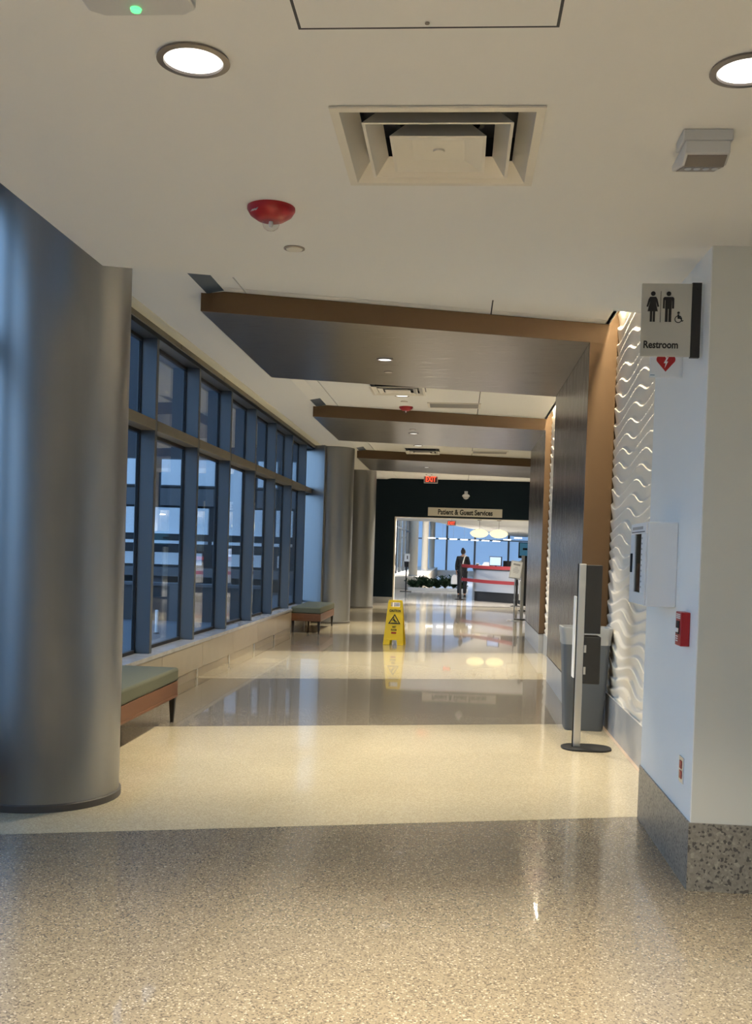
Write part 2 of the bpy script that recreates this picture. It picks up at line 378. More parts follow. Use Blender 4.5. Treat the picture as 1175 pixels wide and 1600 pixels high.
portal(PY[0], 1.035, 'nearest and largest brushed metal portal framing the corridor beside the carved wall')
portal(PY[1], 1.188, 'second brushed metal portal, between the nearest and the farthest one')
portal(PY[2], 2.2, 'farthest brushed metal portal, before the dark teal wall', xr=2.4)

# ------------------------------------------------------------------ ceiling fixtures
def downlight(x, y, z, r, label, energy, spot=None):
    e = empty('downlight', (x, y, z)); tag(e, label, 'ceiling light', 'round recessed downlights')
    MB().lathe([(r, -.001), (r+.003, -.008), (r*.84, -.010), (r*.82, -.002)], n=40, cap=False).build('trim_ring', 'lamp_trim', e, True)
    MB().lathe([(r*.83, -.004), (r*.83, -.003)], n=40).build('lens', 'lamp_disc', e)
    lamp_point('lamp', 'SPOT', (0, 0, -.03), energy, WARM, r*.7, spot=spot or 84, blend=.35 if spot else 1, parent=e)
    return e
downlight(-.768, 2.785, ZN, .097, 'round white downlight left of the square air vent in the low ceiling', LAMP_NEAR)
downlight(.735, 2.86, ZN, .097, 'round white downlight at the right edge, in the low ceiling', LAMP_NEAR)
for x, y, wd in ((-.768, .4, 'left downlight of the row above the viewpoint'), (.735, .4, 'right downlight of the row above the viewpoint'), (-.768, -2.2, 'left downlight of the row behind the viewpoint'), (.735, -2.2, 'right downlight of the row behind the viewpoint')):
    downlight(x, y, ZN, .097, wd, LAMP_NEAR*1.5)
downlight(-.77, 6.75, ZT, .09, 'round downlight in the tile ceiling just before the nearest portal', LAMP_BAY)
downlight(-.77, 12.9, ZT, .09, 'round downlight in the tile ceiling between nearest and second portal', LAMP_BAY)
downlight(-.80, 18.9, ZT, .09, 'round downlight in the tile ceiling between second and farthest portal', LAMP_BAY)
downlight(-.80, 25.9, ZT, .09, 'round downlight in the tile ceiling by the red exit sign', LAMP_BAY*.6)
downlight(-.745, 9.6, ZP, .075, 'round downlight set in the underside of the nearest portal', LAMP_CANOPY, 112)
downlight(-.735, 15.55, ZP, .075, 'round downlight set in the underside of the second portal', LAMP_CANOPY, 112)
downlight(-.725, 21.7, ZP, .075, 'round downlight set in the underside of the farthest portal', LAMP_CANOPY, 112)

def vent(x, y, z, label, s=.325, zs=1):
    e = empty('air_vent', (x, y, z)); e.scale = (1, 1, zs); tag(e, label, 'air vent', 'square ceiling air diffusers')
    def ring(so, si, za, zb):       # square frustum band
        a = [(-so,-so),(so,-so),(so,so),(-so,so)]; b = [(-si,-si),(si,-si),(si,si),(-si,si)]
        vs = [(p[0],p[1],za) for p in a] + [(p[0],p[1],zb) for p in b]
        return vs, [(i,(i+1)%4,(i+1)%4+4,i+4) for i in range(4)]
    f = MB()
    for p in ((s, s-.028, -.006, -.007), (s, s, 0, -.006), (s-.028, s-.075, -.007, .055)): f.add(*ring(*p))
    f.build('frame', 'vent_metal', e)
    for q, zz in ((.72, -.012), (.47, -.020)):
        f = MB(); f.add(*ring(s*q, s*q-.010, zz, zz-.001)); f.add(*ring(s*q-.010, s*q-.055, zz-.001, zz+.055)); f.add(*ring(s*q, s*q-.048, zz, zz+.057)); f.build('louver', 'vent_metal', e)
    f = MB(); f.add(*ring(s*.47-.010, s*.26, -.021, -.006)); f.quad((-s*.26,-s*.26,-.006),(s*.26,-s*.26,-.006),(s*.26,s*.26,-.006),(-s*.26,s*.26,-.006)); f.build('center_plate', 'vent_metal', e)
    MB().lathe([(.018, -.012), (.02, -.005)], n=16).build('screw_cap', 'vent_metal', e)
    f = MB(); f.add(*ring(s-.065, s-.065, .05, .14)); f.quad((-s,-s,.14),(s,-s,.14),(s,s,.14),(-s,s,.14)); f.build('plenum', 'duct_dark', e)
    MB().lathe([(.15, .138), (.15, .085), (.135, .085), (.135, .138)], n=32, cap=False).build('duct_collar', 'gasket_black', e, True)
    return e
vent(-.108, 3.405, ZN-.002, 'square stepped air vent in the low ceiling above the viewer')
vent(-.78, 12.25, ZT-.050, 'square air vent in the tile ceiling behind the nearest portal', zs=.35)
vent(-.75, 19.75, ZT-.050, 'square air vent in the tile ceiling behind the second portal', zs=.35)
def grille(x, y, label):
    e = empty('return_grille', (x, y, ZT)); tag(e, label, 'air vent', 'flat rectangular return grilles')
    f = MB()
    for a in ((-.35,.35,-.22,-.19), (-.35,.35,.19,.22), (-.35,-.32,-.19,.19), (.32,.35,-.19,.19)): f.box(a[0],a[1],a[2],a[3],-.012,0)
    f.build('frame', 'vent_metal', e)
    MB().box(-.32, .32, -.19, .19, -.004, -.001).build('backing', 'duct_dark', e)
    for k in range(9):
        yy = -.17+.0425*k; MB().box(-.32, .32, yy-.011, yy+.011, -.010, -.006).build('slat', 'grille_grey', e)
grille(-.12, 13.65, 'flat rectangular return grille above the second portal front edge')
grille(.54, 19.85, 'flat rectangular return grille above the farthest portal front edge')

def strobe(x, y, z, label, txt=True):
    e = empty('fire_strobe', (x, y, z)); tag(e, label, 'fire alarm', 'red ceiling fire strobes')
    b = MB().lathe([(.094, 0), (.094, -.010), (.082, -.030), (.055, -.048), (.030, -.054)], n=40).build('body', 'red_plastic', e, True)
    MB().lathe([(.034, -.050), (.034, -.066), (.028, -.080), (.014, -.089), (.001, -.091)], n=24).build('lens', 'clear_lens', e, True)
    MB().lathe([(.008, -.052), (.010, -.066), (.004, -.078)], n=12).build('flash_tube', 'white_plastic', e, True)
    if txt:
        t = text('lettering', 'FIRE', .036, .012, 'cloth_white', b); t.location = (-.068, -.063, -.035); t.rotation_euler = (math.radians(-35), 0, math.radians(-40))
strobe(-.776, 4.0, ZN, 'red fire strobe with a clear lens on the low ceiling near the viewer')
strobe(-.77, 13.9, ZT, 'red fire strobe on the tile ceiling above the second portal', False)
def sprinkler(x, y, z, label):
    e = empty('sprinkler', (x, y, z)); tag(e, label, 'sprinkler', 'concealed ceiling sprinklers')
    MB().lathe([(.047, 0), (.047, -.004), (.040, -.006), (.037, -.001)], n=32, cap=False).build('escutcheon', 'lamp_trim', e, True)
    MB().lathe([(.037, -.004), (.036, -.007)], n=32).build('cover', 'vent_metal', e)
sprinkler(-.771, 4.536, ZN, 'small round sprinkler cover beyond the red strobe on the low ceiling')
sprinkler(-.757, 10.27, ZP, 'small round sprinkler cover in the nearest portal underside')
sprinkler(-.725, 15.06, ZP, 'small round sprinkler cover in the second portal underside')
sprinkler(-.77, 13.4, ZT, 'small round sprinkler cover on the tile ceiling before the second portal')

# access panel at the very top of the frame
e = empty('access_panel', (-.122, 2.30, ZN)); tag(e, 'flat white access panel in the low ceiling at top centre', 'access panel')
MB().box(-.331, .331, -.331, .331, -.0012, 0).build('gap_frame', 'duct_dark', e)
MB().box(-.323, .323, -.323, .321, -.0022, -.001).build('door', 'ceiling_paint', e)
MB().lathe([(.006, -.0055), (.006, -.003)], n=12).build('latch', 'lamp_trim', e).location = (0, .30, 0)
# emergency light unit
e = empty('emergency_light', (.725, 3.30, ZN)); tag(e, 'small grey emergency light box hung from the low ceiling at right', 'emergency light')
MB().box(-.076, .076, -.05, .06, -.035, 0).build('mount', 'light_grey_plastic', e, bevel=.004)
h = MB().extr([(-.05,-.035), (.16,-.035), (.16,-.055), (.0,-.095), (-.05,-.075)], 'x', -.068, .068).build('head', 'light_grey_plastic', e, bevel=.004)
MB().extr([(-.043,-.0815), (.0,-.0985), (.004,-.0975), (.13,-.066), (.13,-.064), (0,-.093), (-.043,-.077)], 'x', -.060, .060).build('lens_window', 'lamp_trim', h)
for k in range(4): MB().lathe([(.011, -.004), (.008, .0)], n=12).build('led', 'silver', h).location = (-.042+.028*k, .035, -.089)
# housing with green lamp, cut by the top of the frame
e = empty('ceiling_unit', (-.815, 2.38, ZN)); tag(e, 'pale ceiling housing with a green indicator at the top left edge', 'ceiling unit')
pol = [(-.135+.0, -.12), (.135, -.12), (.135, .10), (.10, .125), (-.10, .125), (-.135, .10)]
MB().prism(pol, -.03, 0).build('housing', 'light_grey_plastic', e, bevel=.008)
MB().lathe([(.012, -.036), (.014, -.029)], n=16).build('indicator', 'led_green', e).location = (-.012, .088, 0)

# wall-wash fittings in the ceiling slot beside the carved wall
for ya, yb, n_, lab in ((5.75, 8.5, 5, 'warm wall-wash strip in the slot above the nearest carved wall'), (11.8, 14.6, 4, 'warm wall-wash strip in the slot between nearest and second portal')):
    e = empty('wall_washer', (1.235, ya, 3.56)); tag(e, lab, 'light strip', 'wall wash strips')
    MB().box(-.015, .015, 0, yb-ya, 0, .03).build('housing', 'duct_dark', e)
    MB().box(-.012, .012, .02, yb-ya-.02, -.004, 0).build('tube', 'lamp_wash', e)
    L = lamp_point('lamp', 'AREA', (0, (yb-ya)/2, -.02), LAMP_WASH*(yb-ya), WARM, .03, yb-ya, parent=e)
struct(MB().box(1.16, 1.20, 5.7, 18.3, ZT, 4.0).build('trim_slot_edge', 'ceiling_paint'))

# ------------------------------------------------------------------ things on the pier
e = empty('restroom_sign', (1.026, 4.58, 2.296)); tag(e, 'grey restroom sign with pictograms sticking out from the white pier', 'sign')
p = MB().box(-.264, -.012, -.005, .005, 0, .317).build('plate', 'sign_plate', e, bevel=.002, seg=1)
MB().box(-.050, -.010, -.011, .011, -.004, .320).build('bracket', 'charcoal', e)
for z in (.025, .29): MB().lathe([(.004, 0), (.004, .002)], n=10).build('screw', 'gasket_black', e).matrix_local = Matrix.Translation((-.03, -.011, z)) @ Matrix.Rotation(math.pi/2, 4, 'X')
def disc(mb, x, z, r, n=20, y0=-.0068, y1=-.005): mb.extr([(x+r*math.cos(2*math.pi*k/n), z+r*math.sin(2*math.pi*k/n)) for k in range(n)], 'y', y0, y1)
def poly(mb, pts, y0=-.0068, y1=-.005): mb.extr(pts, 'y', y0, y1)
fm = MB(); cx = -.216; z0 = .150
disc(fm, cx, z0+.122, .010)
poly(fm, [(cx-.013,z0+.108),(cx+.013,z0+.108),(cx+.019,z0+.098),(cx+.027,z0+.066),(cx+.020,z0+.064),(cx+.011,z0+.092),(cx+.022,z0+.045),(cx-.022,z0+.045),(cx-.011,z0+.092),(cx-.020,z0+.064),(cx-.027,z0+.066),(cx-.019,z0+.098)])
for s_ in (-1, 1): poly(fm, [(cx+s_*.0015,z0),(cx+s_*.011,z0),(cx+s_*.011,z0+.046),(cx+s_*.0015,z0+.046)])
fm.build('woman_pictogram', 'ink_black', p)
fm = MB(); cx = -.149
disc(fm, cx, z0+.122, .010)
poly(fm, [(cx-.019,z0+.108),(cx+.019,z0+.108),(cx+.024,z0+.102),(cx+.024,z0+.058),(cx+.016,z0+.058),(cx+.016,z0+.094),(cx+.014,z0+.094),(cx+.014,z0+.056),(cx-.014,z0+.056),(cx-.014,z0+.094),(cx-.016,z0+.094),(cx-.016,z0+.058),(cx-.024,z0+.058),(cx-.024,z0+.102)])
for s_ in (-1, 1): poly(fm, [(cx+s_*.0015,z0),(cx+s_*.0135,z0),(cx+s_*.0135,z0+.058),(cx+s_*.0015,z0+.058)])
fm.build('man_pictogram', 'ink_black', p)
fm = MB(); poly(fm, [(-.1835,z0-.002),(-.1815,z0-.002),(-.1815,z0+.132),(-.1835,z0+.132)]); fm.build('divider_line', 'ink_black', p)
fm = MB(); cx = -.105
disc(fm, cx, z0+.040, .0055, 14)
poly(fm, [(cx-.004,z0+.033),(cx+.003,z0+.033),(cx+.004,z0+.026),(cx+.011,z0+.026),(cx+.011,z0+.022),(cx+.004,z0+.020),(cx+.012,z0+.018),(cx+.017,z0+.006),(cx+.021,z0+.009),(cx+.022,z0+.005),(cx+.016,z0+.001),(cx+.009,z0+.014),(cx-.003,z0+.014)])
N = 24
for k in range(int(N*.12), int(N*1.0)):
    a, b = math.radians(70+ 360*k/N), math.radians(70+360*(k+1)/N)
    c = (cx, z0+.012); q = [(c[0]+.016*math.cos(a), c[1]+.016*math.sin(a)), (c[0]+.016*math.cos(b), c[1]+.016*math.sin(b)), (c[0]+.0125*math.cos(b), c[1]+.0125*math.sin(b)), (c[0]+.0125*math.cos(a), c[1]+.0125*math.sin(a))]
    poly(fm, q)
fm.build('wheelchair_pictogram', 'ink_black', p)
t = text('lettering', 'Restroom', .148, .031, 'ink_black', p, bold=.028); t.location = (-.250, -.0055, .036)

# defibrillator wing sign
e = empty('defibrillator_sign', (1.026, 4.95, 2.268)); tag(e, 'white sign with a red heart and bolt, half hidden behind the restroom sign', 'sign')
p = MB().box(-.154, -.002, -.004, .004, 0, .20).build('plate', 'white_plastic', e, bevel=.002, seg=1)
fm = MB(); hx, hz = -.080, .050
pts = [(hx, hz-.022)]
for k in range(0, 13): a = math.pi*(0-.15) + k/12*math.pi*1.15; pts.append((hx+.022+.022*math.cos(a), hz+.036+.022*math.sin(a)))
for k in range(0, 13): a = k/12*math.pi*1.15; pts.append((hx-.022+.022*math.cos(a), hz+.036+.022*math.sin(a)))
poly(fm, pts, -.0055, -.004); fm.build('heart', 'ink_red', p)
fm = MB(); poly(fm, [(hx+.004,hz+.046),(hx-.010,hz+.018),(hx-.001,hz+.018),(hx-.005,hz-.006),(hx+.010,hz+.026),(hx+.002,hz+.026),(hx+.012,hz+.046)], -.0068, -.0056); fm.build('bolt', 'white_plastic', p)
fm = MB(); poly(fm, [(-.150,.010),(-.130,.010),(-.130,.013),(-.150,.013)], -.005, -.004); fm.build('small_mark', 'screen_blue', p)
# defibrillator cabinet
e = empty('defibrillator_cabinet', (1.026, 4.90, 1.186)); tag(e, 'white defibrillator cabinet with a dark window fixed to the pier', 'cabinet')
MB().box(-.140, 0, 0, .42, 0, .40).build('body', 'white_plastic', e, bevel=.006)
d = MB()
for a in ((.006,.414,.004,.060), (.006,.414,.345,.396), (.006,.120,.060,.345), (.305,.414,.060,.345)): d.box(-.150, -.140, *a)
d = d.build('door', 'white_plastic', e, bevel=.002, seg=1)
MB().box(-.1455, -.1425, .118, .308, .058, .347).build('window', 'cabinet_glass', d)
MB().box(-.142, -.1405, .118, .308, .058, .347).build('window_backing', 'charcoal', e)
MB().box(-.1425, -.1415, .14, .26, .07, .20).build('device', 'red_plastic', e)
MB().box(-.158, -.150, .345, .375, .155, .25).build('handle', 'black_plastic', d, bevel=.003)
MB().box(-.1508, -.150, .03, .39, .352, .356).build('line', 'ink_black', d)
MB().box(-.1508, -.150, .08, .37, .366, .380).build('print_line', 'ink_grey', d)
for k in range(10): MB().box(-.1508, -.150, .085, .105, .085+.026*k, .093+.026*k).build('print_mark', 'ink_grey', d)
# pull station
e = empty('fire_pull_station', (1.026, 4.59, 1.030)); tag(e, 'red fire alarm pull station on the pier below the white cabinet', 'fire alarm')
MB().box(-.040, 0, 0, .11, 0, .150).build('body', 'red_plastic', e, bevel=.003)
MB().box(-.043, -.040, .030, .085, .052, .110).build('recess_plate', 'black_plastic', e)
MB().box(-.050, -.042, .034, .081, .060, .078).build('pull_bar', 'white_plastic', e, bevel=.002)
for z in (.120, .128, .136): MB().box(-.0412, -.040, .018, .095, z, z+.005).build('print_line', 'cloth_white', e)
for z in (.018, .028, .038): MB().box(-.0412, -.040, .055, .095, z, z+.005).build('print_line', 'cloth_white', e)
# outlet
e = empty('wall_outlet', (1.026, 4.60, .42)); tag(e, 'small red power outlet in a steel plate low on the pier', 'outlet')
MB().box(-.006, 0, 0, .08, 0, .115).build('plate', 'silver', e, bevel=.002)
for z in (.018, .062): MB().box(-.009, -.006, .02, .06, z, z+.036).build('socket', 'red_plastic', e, bevel=.002)

# ------------------------------------------------------------------ bin and stand
def rrect(w, d, r, n=5):
    pts = []
    for cxx, cyy, a0 in ((w/2-r, d/2-r, 0), (-w/2+r, d/2-r, 90), (-w/2+r, -d/2+r, 180), (w/2-r, -d/2+r, 270)):
        for k in range(n+1):
            a = math.radians(a0+90*k/n); pts.append((cxx+r*math.cos(a), cyy+r*math.sin(a)))
    return pts
def loft(mb, rings, capb=True, capt=False):
    n = len(rings[0][0]); vs = [(p[0], p[1], z) for ring, z in rings for p in ring]; fs = []
    for i in range(len(rings)-1):
        for k in range(n): fs.append((i*n+k, i*n+(k+1)%n, (i+1)*n+(k+1)%n, (i+1)*n+k))
    if capb: fs.append(tuple(range(n))[::-1])
    if capt: fs.append(tuple(range((len(rings)-1)*n, len(rings)*n)))
    return mb.add(vs, fs)
e = empty('waste_bin', (1.062, 8.50, 0)); tag(e, 'slim grey waste bin with a clear bag, against the portal leg', 'bin')
loft(MB(), [(rrect(.30,.22,.04), 0), (rrect(.31,.235,.04), .02), (rrect(.385,.272,.045), .80), (rrect(.40,.28,.045), .802), (rrect(.40,.28,.045), .83), (rrect(.38,.262,.04), .83), (rrect(.30,.21,.04), .04)]).build('body', 'grey_can', e, True)
loft(MB(), [(rrect(.388,.277,.045), .70), (rrect(.395,.282,.045), .76), (rrect(.412,.290,.045), .806), (rrect(.412,.290,.045), .838), (rrect(.375,.258,.04), .838), (rrect(.36,.245,.04), .70)], capb=False).build('bag_liner', 'bag_liner', e, True)
e = empty('dispenser_stand', (.985, 7.61, 0)); tag(e, 'tall silver dispenser stand with dark holders, in front of the bin', 'stand')
MB().prism(rrect(.365, .27, .12, 8), 0, .014).build('base', 'charcoal', e, bevel=.003)
MB().box(-.098, -.046, -.02, .02, .014, 1.36).build('pole', 'silver', e, bevel=.004)
MB().box(-.106, -.097, -.014, .014, .012, 1.36).build('pole_groove', 'charcoal', e)
MB().box(-.046, .072, -.02, .16, .850, 1.352).build('upper_holder', 'charcoal', e, bevel=.004)
MB().box(-.046, .078, -.02, .16, .478, .828).build('lower_holder', 'charcoal', e, bevel=.008)
MB().box(-.116, -.104, -.012, .10, .52, 1.12).build('side_panel', 'white_plastic', e, bevel=.002)
for z in (.55, .71):
    MB().box(-.044, -.028, -.028, -.019, z, z+.055).build('bracket', 'silver', e)

# ------------------------------------------------------------------ benches
def bench(loc, L, label):
    e = empty('bench', loc); tag(e, label, 'bench', 'upholstered wooden benches by the window')
    W = .50
    MB().box(-W, 0, 0, L, .325, .432).build('cushion', 'cushion_olive', e, True, bevel=.022, seg=4)
    MB().box(-W+.005, -.004, .005, L-.005, .222, .325).build('apron', 'wood_brown', e, bevel=.004)
    MB().box(-W+.008, -.001, .004, L-.004, .200, .222).build('lower_rail', 'wood_brown', e, bevel=.004)
    for x in (-.035, -W+.035):
        for y in (.04, L-.04):
            a = [(x-.024,y-.024),(x+.024,y-.024),(x+.024,y+.024),(x-.024,y+.024)]; b = [(x+(p[0]-x)*.5, y+(p[1]-y)*.5) for p in a]
            MB().prism(b, 0, .205, a).build('leg', 'leg_black', e)
    return e
bench((-2.18, 6.10, 0), 1.87, 'olive cushioned wooden bench partly behind the nearest big column')
bench((-2.23, 16.8, 0), 1.85, 'far cushioned bench beside the second column')

# ------------------------------------------------------------------ wet floor sign
e = empty('wet_floor_sign', (-.915, 15.40, 0), math.radians(-6)); tag(e, 'yellow caution wet floor sign standing in the corridor', 'floor sign')
def sign_panel(name, flip):
    """A-frame leaf, built upright facing -Y then leaned"""
    wb, wt, H = .155, .108, .68; mb = MB(); wz = lambda z: wb + (wt-wb)*z/H
    def slab(pts): mb.extr(pts, 'y', -.006, .006)
    slab([(-wz(0),0),(-.062,0),(-.050,.075),(-wz(.075),.075)]); slab([(.062,0),(wz(0),0),(wz(.075),.075),(.050,.075)])
    slab([(-wz(.075),.075),(wz(.075),.075),(wz(.575),.575),(-wz(.575),.575)])
    slab([(-wz(.575),.575),(-.070,.575),(-.070,.645),(-wz(.645),.645)]); slab([(.070,.575),(wz(.575),.575),(wz(.645),.645),(.070,.645)])
    slab([(-wz(.645),.645),(wz(.645),.645),(wt-.01,H),(-wt+.01,H)])
    o = mb.build(name, 'sign_yellow', e, bevel=.003)
    return o
pf = sign_panel('front_panel', 0); pb = sign_panel('back_panel', 1)
pf.location = (0, -.115, 0); pf.rotation_euler = (math.radians(-9.5), 0, 0)
pb.location = (0, .115, 0); pb.rotation_euler = (math.radians(9.5), 0, 0)
t = text('lettering', 'CAUTION', .170, .036, 'ink_black', pf, bold=.035); t.location = (-.083, -.008, .500)
t = text('lettering', 'WET', .062, .026, 'ink_black', pf, bold=.03); t.location = (-.030, -.008, .258)
t = text('lettering', 'FLOOR', .088, .026, 'ink_black', pf, bold=.03); t.location = (-.044, -.008, .216)
fm = MB(); poly(fm, [(-.038,.172),(.038,.172),(.038,.194),(-.038,.194)], -.0085, -.0065); fm.build('red_bar', 'ink_red', pf)
fm = MB(); A = [(-.094,.318),(.094,.318),(0,.470)]; cxm, czm = 0, .369
I = [(cxm+(x-cxm)*.74, czm+(z-czm)*.74) for x, z in A]
for i in range(3): j = (i+1)%3; poly(fm, [A[i],A[j],I[j],I[i]], -.0085, -.0065)
fm.build('triangle_mark', 'ink_black', pf)
fm = MB(); disc(fm, -.016, .412, .009, 12, -.0085, -.0065)
poly(fm, [(-.022,.402),(-.006,.400),(.012,.372),(.034,.362),(.044,.340),(.036,.338),(.026,.354),(.000,.358),(-.014,.372),(-.034,.366),(-.034,.372),(-.016,.386)], -.0085, -.0065)
poly(fm, [(-.004,.360),(.006,.364),(.020,.340),(.012,.338)], -.0085, -.0065); poly(fm, [(-.05,.332),(.05,.332),(.05,.336),(-.05,.336)], -.0085, -.0065)
fm.build('slipping_pictogram', 'ink_black', pf)

# ------------------------------------------------------------------ teal wall and its fittings
tw = struct(MB().box(-3.05, -1.735, YB, YB+.25, 0, 4).build('wall_teal', 'teal_paint'))
MB().box(-1.735, 2.4, YB, YB+.25, 2.34, 4).build('header', 'teal_paint', tw)
MB().box(-1.737, -1.70, YB-.004, YB+.26, 0, 2.34).build('door_jamb', 'jamb_paint', tw)
MB().box(-1.735, 2.4, YB-.002, YB+.26, 2.325, 2.34).build('lintel', 'jamb_paint', tw)
struct(MB().box(-3.0, -1.737, YB-.015, YB, 0, .16).build('baseboard_teal', 'plinth_concrete'))
e = empty('wayfinding_sign', (-.848, YB-.03, 2.386)); tag(e, 'long pale sign reading Patient & Guest Services over the opening', 'sign')
p = MB().box(0, 1.985, 0, .03, 0, .225).build('plate', 'sign_plate_cream', e, bevel=.003)
t = text('lettering', 'Patient & Guest Services', 1.46, .135, 'ink_black', p, bold=.03); t.location = (.27, -.002, .048)
e = empty('security_camera', (.155, YB, 2.93)); tag(e, 'small white security camera on the dark teal wall above the sign', 'camera')
MB().box(-.045, .045, -.04, 0, .02, .14).build('mount', 'white_plastic', e, bevel=.008)
MB().lathe([(.10, -.01), (.10, .02), (.07, .05)], (0, -.11, 0), 24).build('cap', 'white_plastic', e, True)
MB().lathe([(.008, -.085), (.05, -.07), (.075, -.04), (.08, -.01)], (0, -.11, 0), 24).build('dome', 'light_grey_plastic', e, True)
def exit_sign(x, y, z, w_, h_, label, stem):
    e = empty('exit_sign', (x, y, z)); tag(e, label, 'exit sign', 'red exit signs')
    MB().box(-w_/2, w_/2, -.03, .03, 0, h_).build('housing', 'light_grey_plastic', e, bevel=.004)
    f = MB().box(-w_/2+.02, w_/2-.02, -.034, -.030, .02, h_-.02).build('face', 'exit_face', e)
    t = text('lettering', 'EXIT', w_*.74, h_*.60, 'exit_red', f, bold=.02); t.location = (-w_*.37, -.036, h_*.2)
    MB().tube([(0,0,h_), (0,0,h_+stem)], .012).build('stem', 'light_grey_plastic', e)
exit_sign(-.77, 26.6, 3.19, .36, .215, 'hanging red exit sign in front of the dark teal wall', ZT-3.19-.215)

# ------------------------------------------------------------------ lobby beyond the opening
ZL = 2.50
lf = struct(MB().box(-2.75, 9, YB+.05, 70, -.3, 0).build('floor_lobby', 'lobby_floor'))
struct(MB().prism([(-2.75,YB+.25),(9,YB+.25),(9,66),(3.4,62),(-1.0,36.5),(-2.75,36.5)], ZL, ZL+.3).build('ceiling_lobby', 'ceiling_paint'))
struct(MB().box(-2.8, 9, 36, 70, 5.0, 5.2).build('ceiling_atrium', 'ceiling_paint'))
struct(MB().box(8.8, 9, YB, 70, 0, 5).build('wall_lobby_right', 'trim_cream'))
struct(MB().box(2.4, 9, YB, YB+.25, 0, 4).build('wall_lobby_front', 'wall_paint'))
lw = struct(MB().box(-2.8, 9, 66, 66.2, 0, .28).build('window_2', 'white_plastic'))
xs = [-2.8, -2.2, -.75, 1.05, 3.2, 5.4, 7.6, 9]
for a, b in zip(xs, xs[1:]):
    for z0, z1 in ((.28, 2.25), (2.32, 5.0)): MB().box(a+.06, b-.06, 66.05, 66.08, z0, z1).build('pane', 'lobby_glass', lw)
    MB().box(a-.06, a+.06, 66, 66.15, .28, 5).build('mullion', 'window_frame', lw)
MB().box(-2.8, 9, 66, 66.15, 2.25, 2.32).build('transom', 'window_frame', lw)
l3 = struct(MB().box(-2.75, -2.65, YB+.25, 66, 3.2, 5).build('window_3', 'window_frame'))
for k in range(12):
    y0 = YB+.4+3.2*k; MB().box(-2.78, -2.62, y0-.05, y0+.05, 0, 3.2).build('mullion', 'window_frame', l3)
    MB().box(-2.71, -2.69, y0+.05, y0+3.15, 0, 3.2).build('pane', 'window_glass', l3)
    MB().box(-2.75, -2.65, y0+.05, y0+3.15, 2.43, 2.5).build('transom', 'window_frame', l3)
struct(MB().box(-2.65, -1.30, 38.6, 66, 0, .455).build('wall_ledge', 'wave_plaster', bevel=.02))
struct(MB().box(-2.65, -1.78, YB+.25, 28.6, 0, ZL).build('wall_lobby_return', 'jamb_paint', bevel=.05))
for i, (x, y) in enumerate(((-1.74, 40), (-1.72, 53), (-1.60, 62))):
    e = empty('lobby_column', (x, y, .455)); tag(e, ('slender beige lobby column nearest the sanitizer stand', 'slender beige lobby column, middle of three', 'slender beige lobby column farthest back')[i], 'column', 'slender lobby columns')
    MB().lathe([(.172, 0), (.172, 4.5)], n=32, cap=False).build('shaft', 'jamb_paint', e, True)
    MB().lathe([(.18, 0), (.18, .05)], n=32).build('base_ring', 'light_grey_plastic', e, True)
# planter
pb_ = empty('planter', (-.75, 37.5, 0)); tag(pb_, 'low white planter curb at the end of the corridor', 'planter')
MB().box(-1.05, 1.15, -.10, .05, 0, .10).build('curb', 'white_plastic', pb_, bevel=.01)
MB().box(-1.05, 1.15, .05, 1.1, 0, .06).build('soil', 'bark', pb_)
def shrub(x, y, r, hgt, label):
    e = empty('shrub', (x, y, .055)); tag(e, label, 'shrub', 'dark green shrubs in the lobby planter')
    st = MB(); lf_ = MB()
    for k in range(14):
        a = random.uniform(0, 6.28); q = random.uniform(.3, 1)*r; tip = Vector((q*math.cos(a), q*math.sin(a), hgt*random.uniform(.65, 1)))
        st.tube([(0,0,0), tip*.5+Vector((0,0,.04)), tip], [.010,.007,.003], 5)
        for j in range(26):
            t_ = random.uniform(.3, 1.02); c = tip*t_ + Vector((random.gauss(0,.05), random.gauss(0,.05), random.gauss(0,.03)))
            d = Vector((random.gauss(0,1), random.gauss(0,1), random.uniform(-.1,1.1))).normalized(); s_ = d.cross(Vector((random.gauss(0,1),random.gauss(0,1),.3))).normalized()
            L = random.uniform(.08,.15); W_ = L*.22; n_ = d.cross(s_)*.008
            lf_.add([c, c+d*L*.5+s_*W_-n_, c+d*L, c+d*L*.5-s_*W_-n_, c+d*L*.5+n_], [(0,1,4),(1,2,4),(2,3,4),(3,0,4)])
    st.build('stem', 'bark', e); lf_.build('foliage', 'leaf_dark', e)
for i, (x, y, r, hh, wd) in enumerate(((-1.62,38.0,.22,.26,'low dark shrub at the left end of the planter'), (-1.33,38.1,.24,.42,'taller dark shrub second from the left in the planter'), (-1.03,37.95,.24,.34,'dark shrub third from the left in the planter'), (-.74,38.1,.25,.36,'dark shrub in the middle of the planter'), (-.44,38.0,.25,.44,'tall dark shrub third from the right in the planter'), (-.14,38.05,.24,.46,'tall dark shrub beside the standing person in the planter'), (.14,38.0,.22,.30,'low dark shrub at the right end of the planter'))):
    shrub(x, y, r, hh, wd)
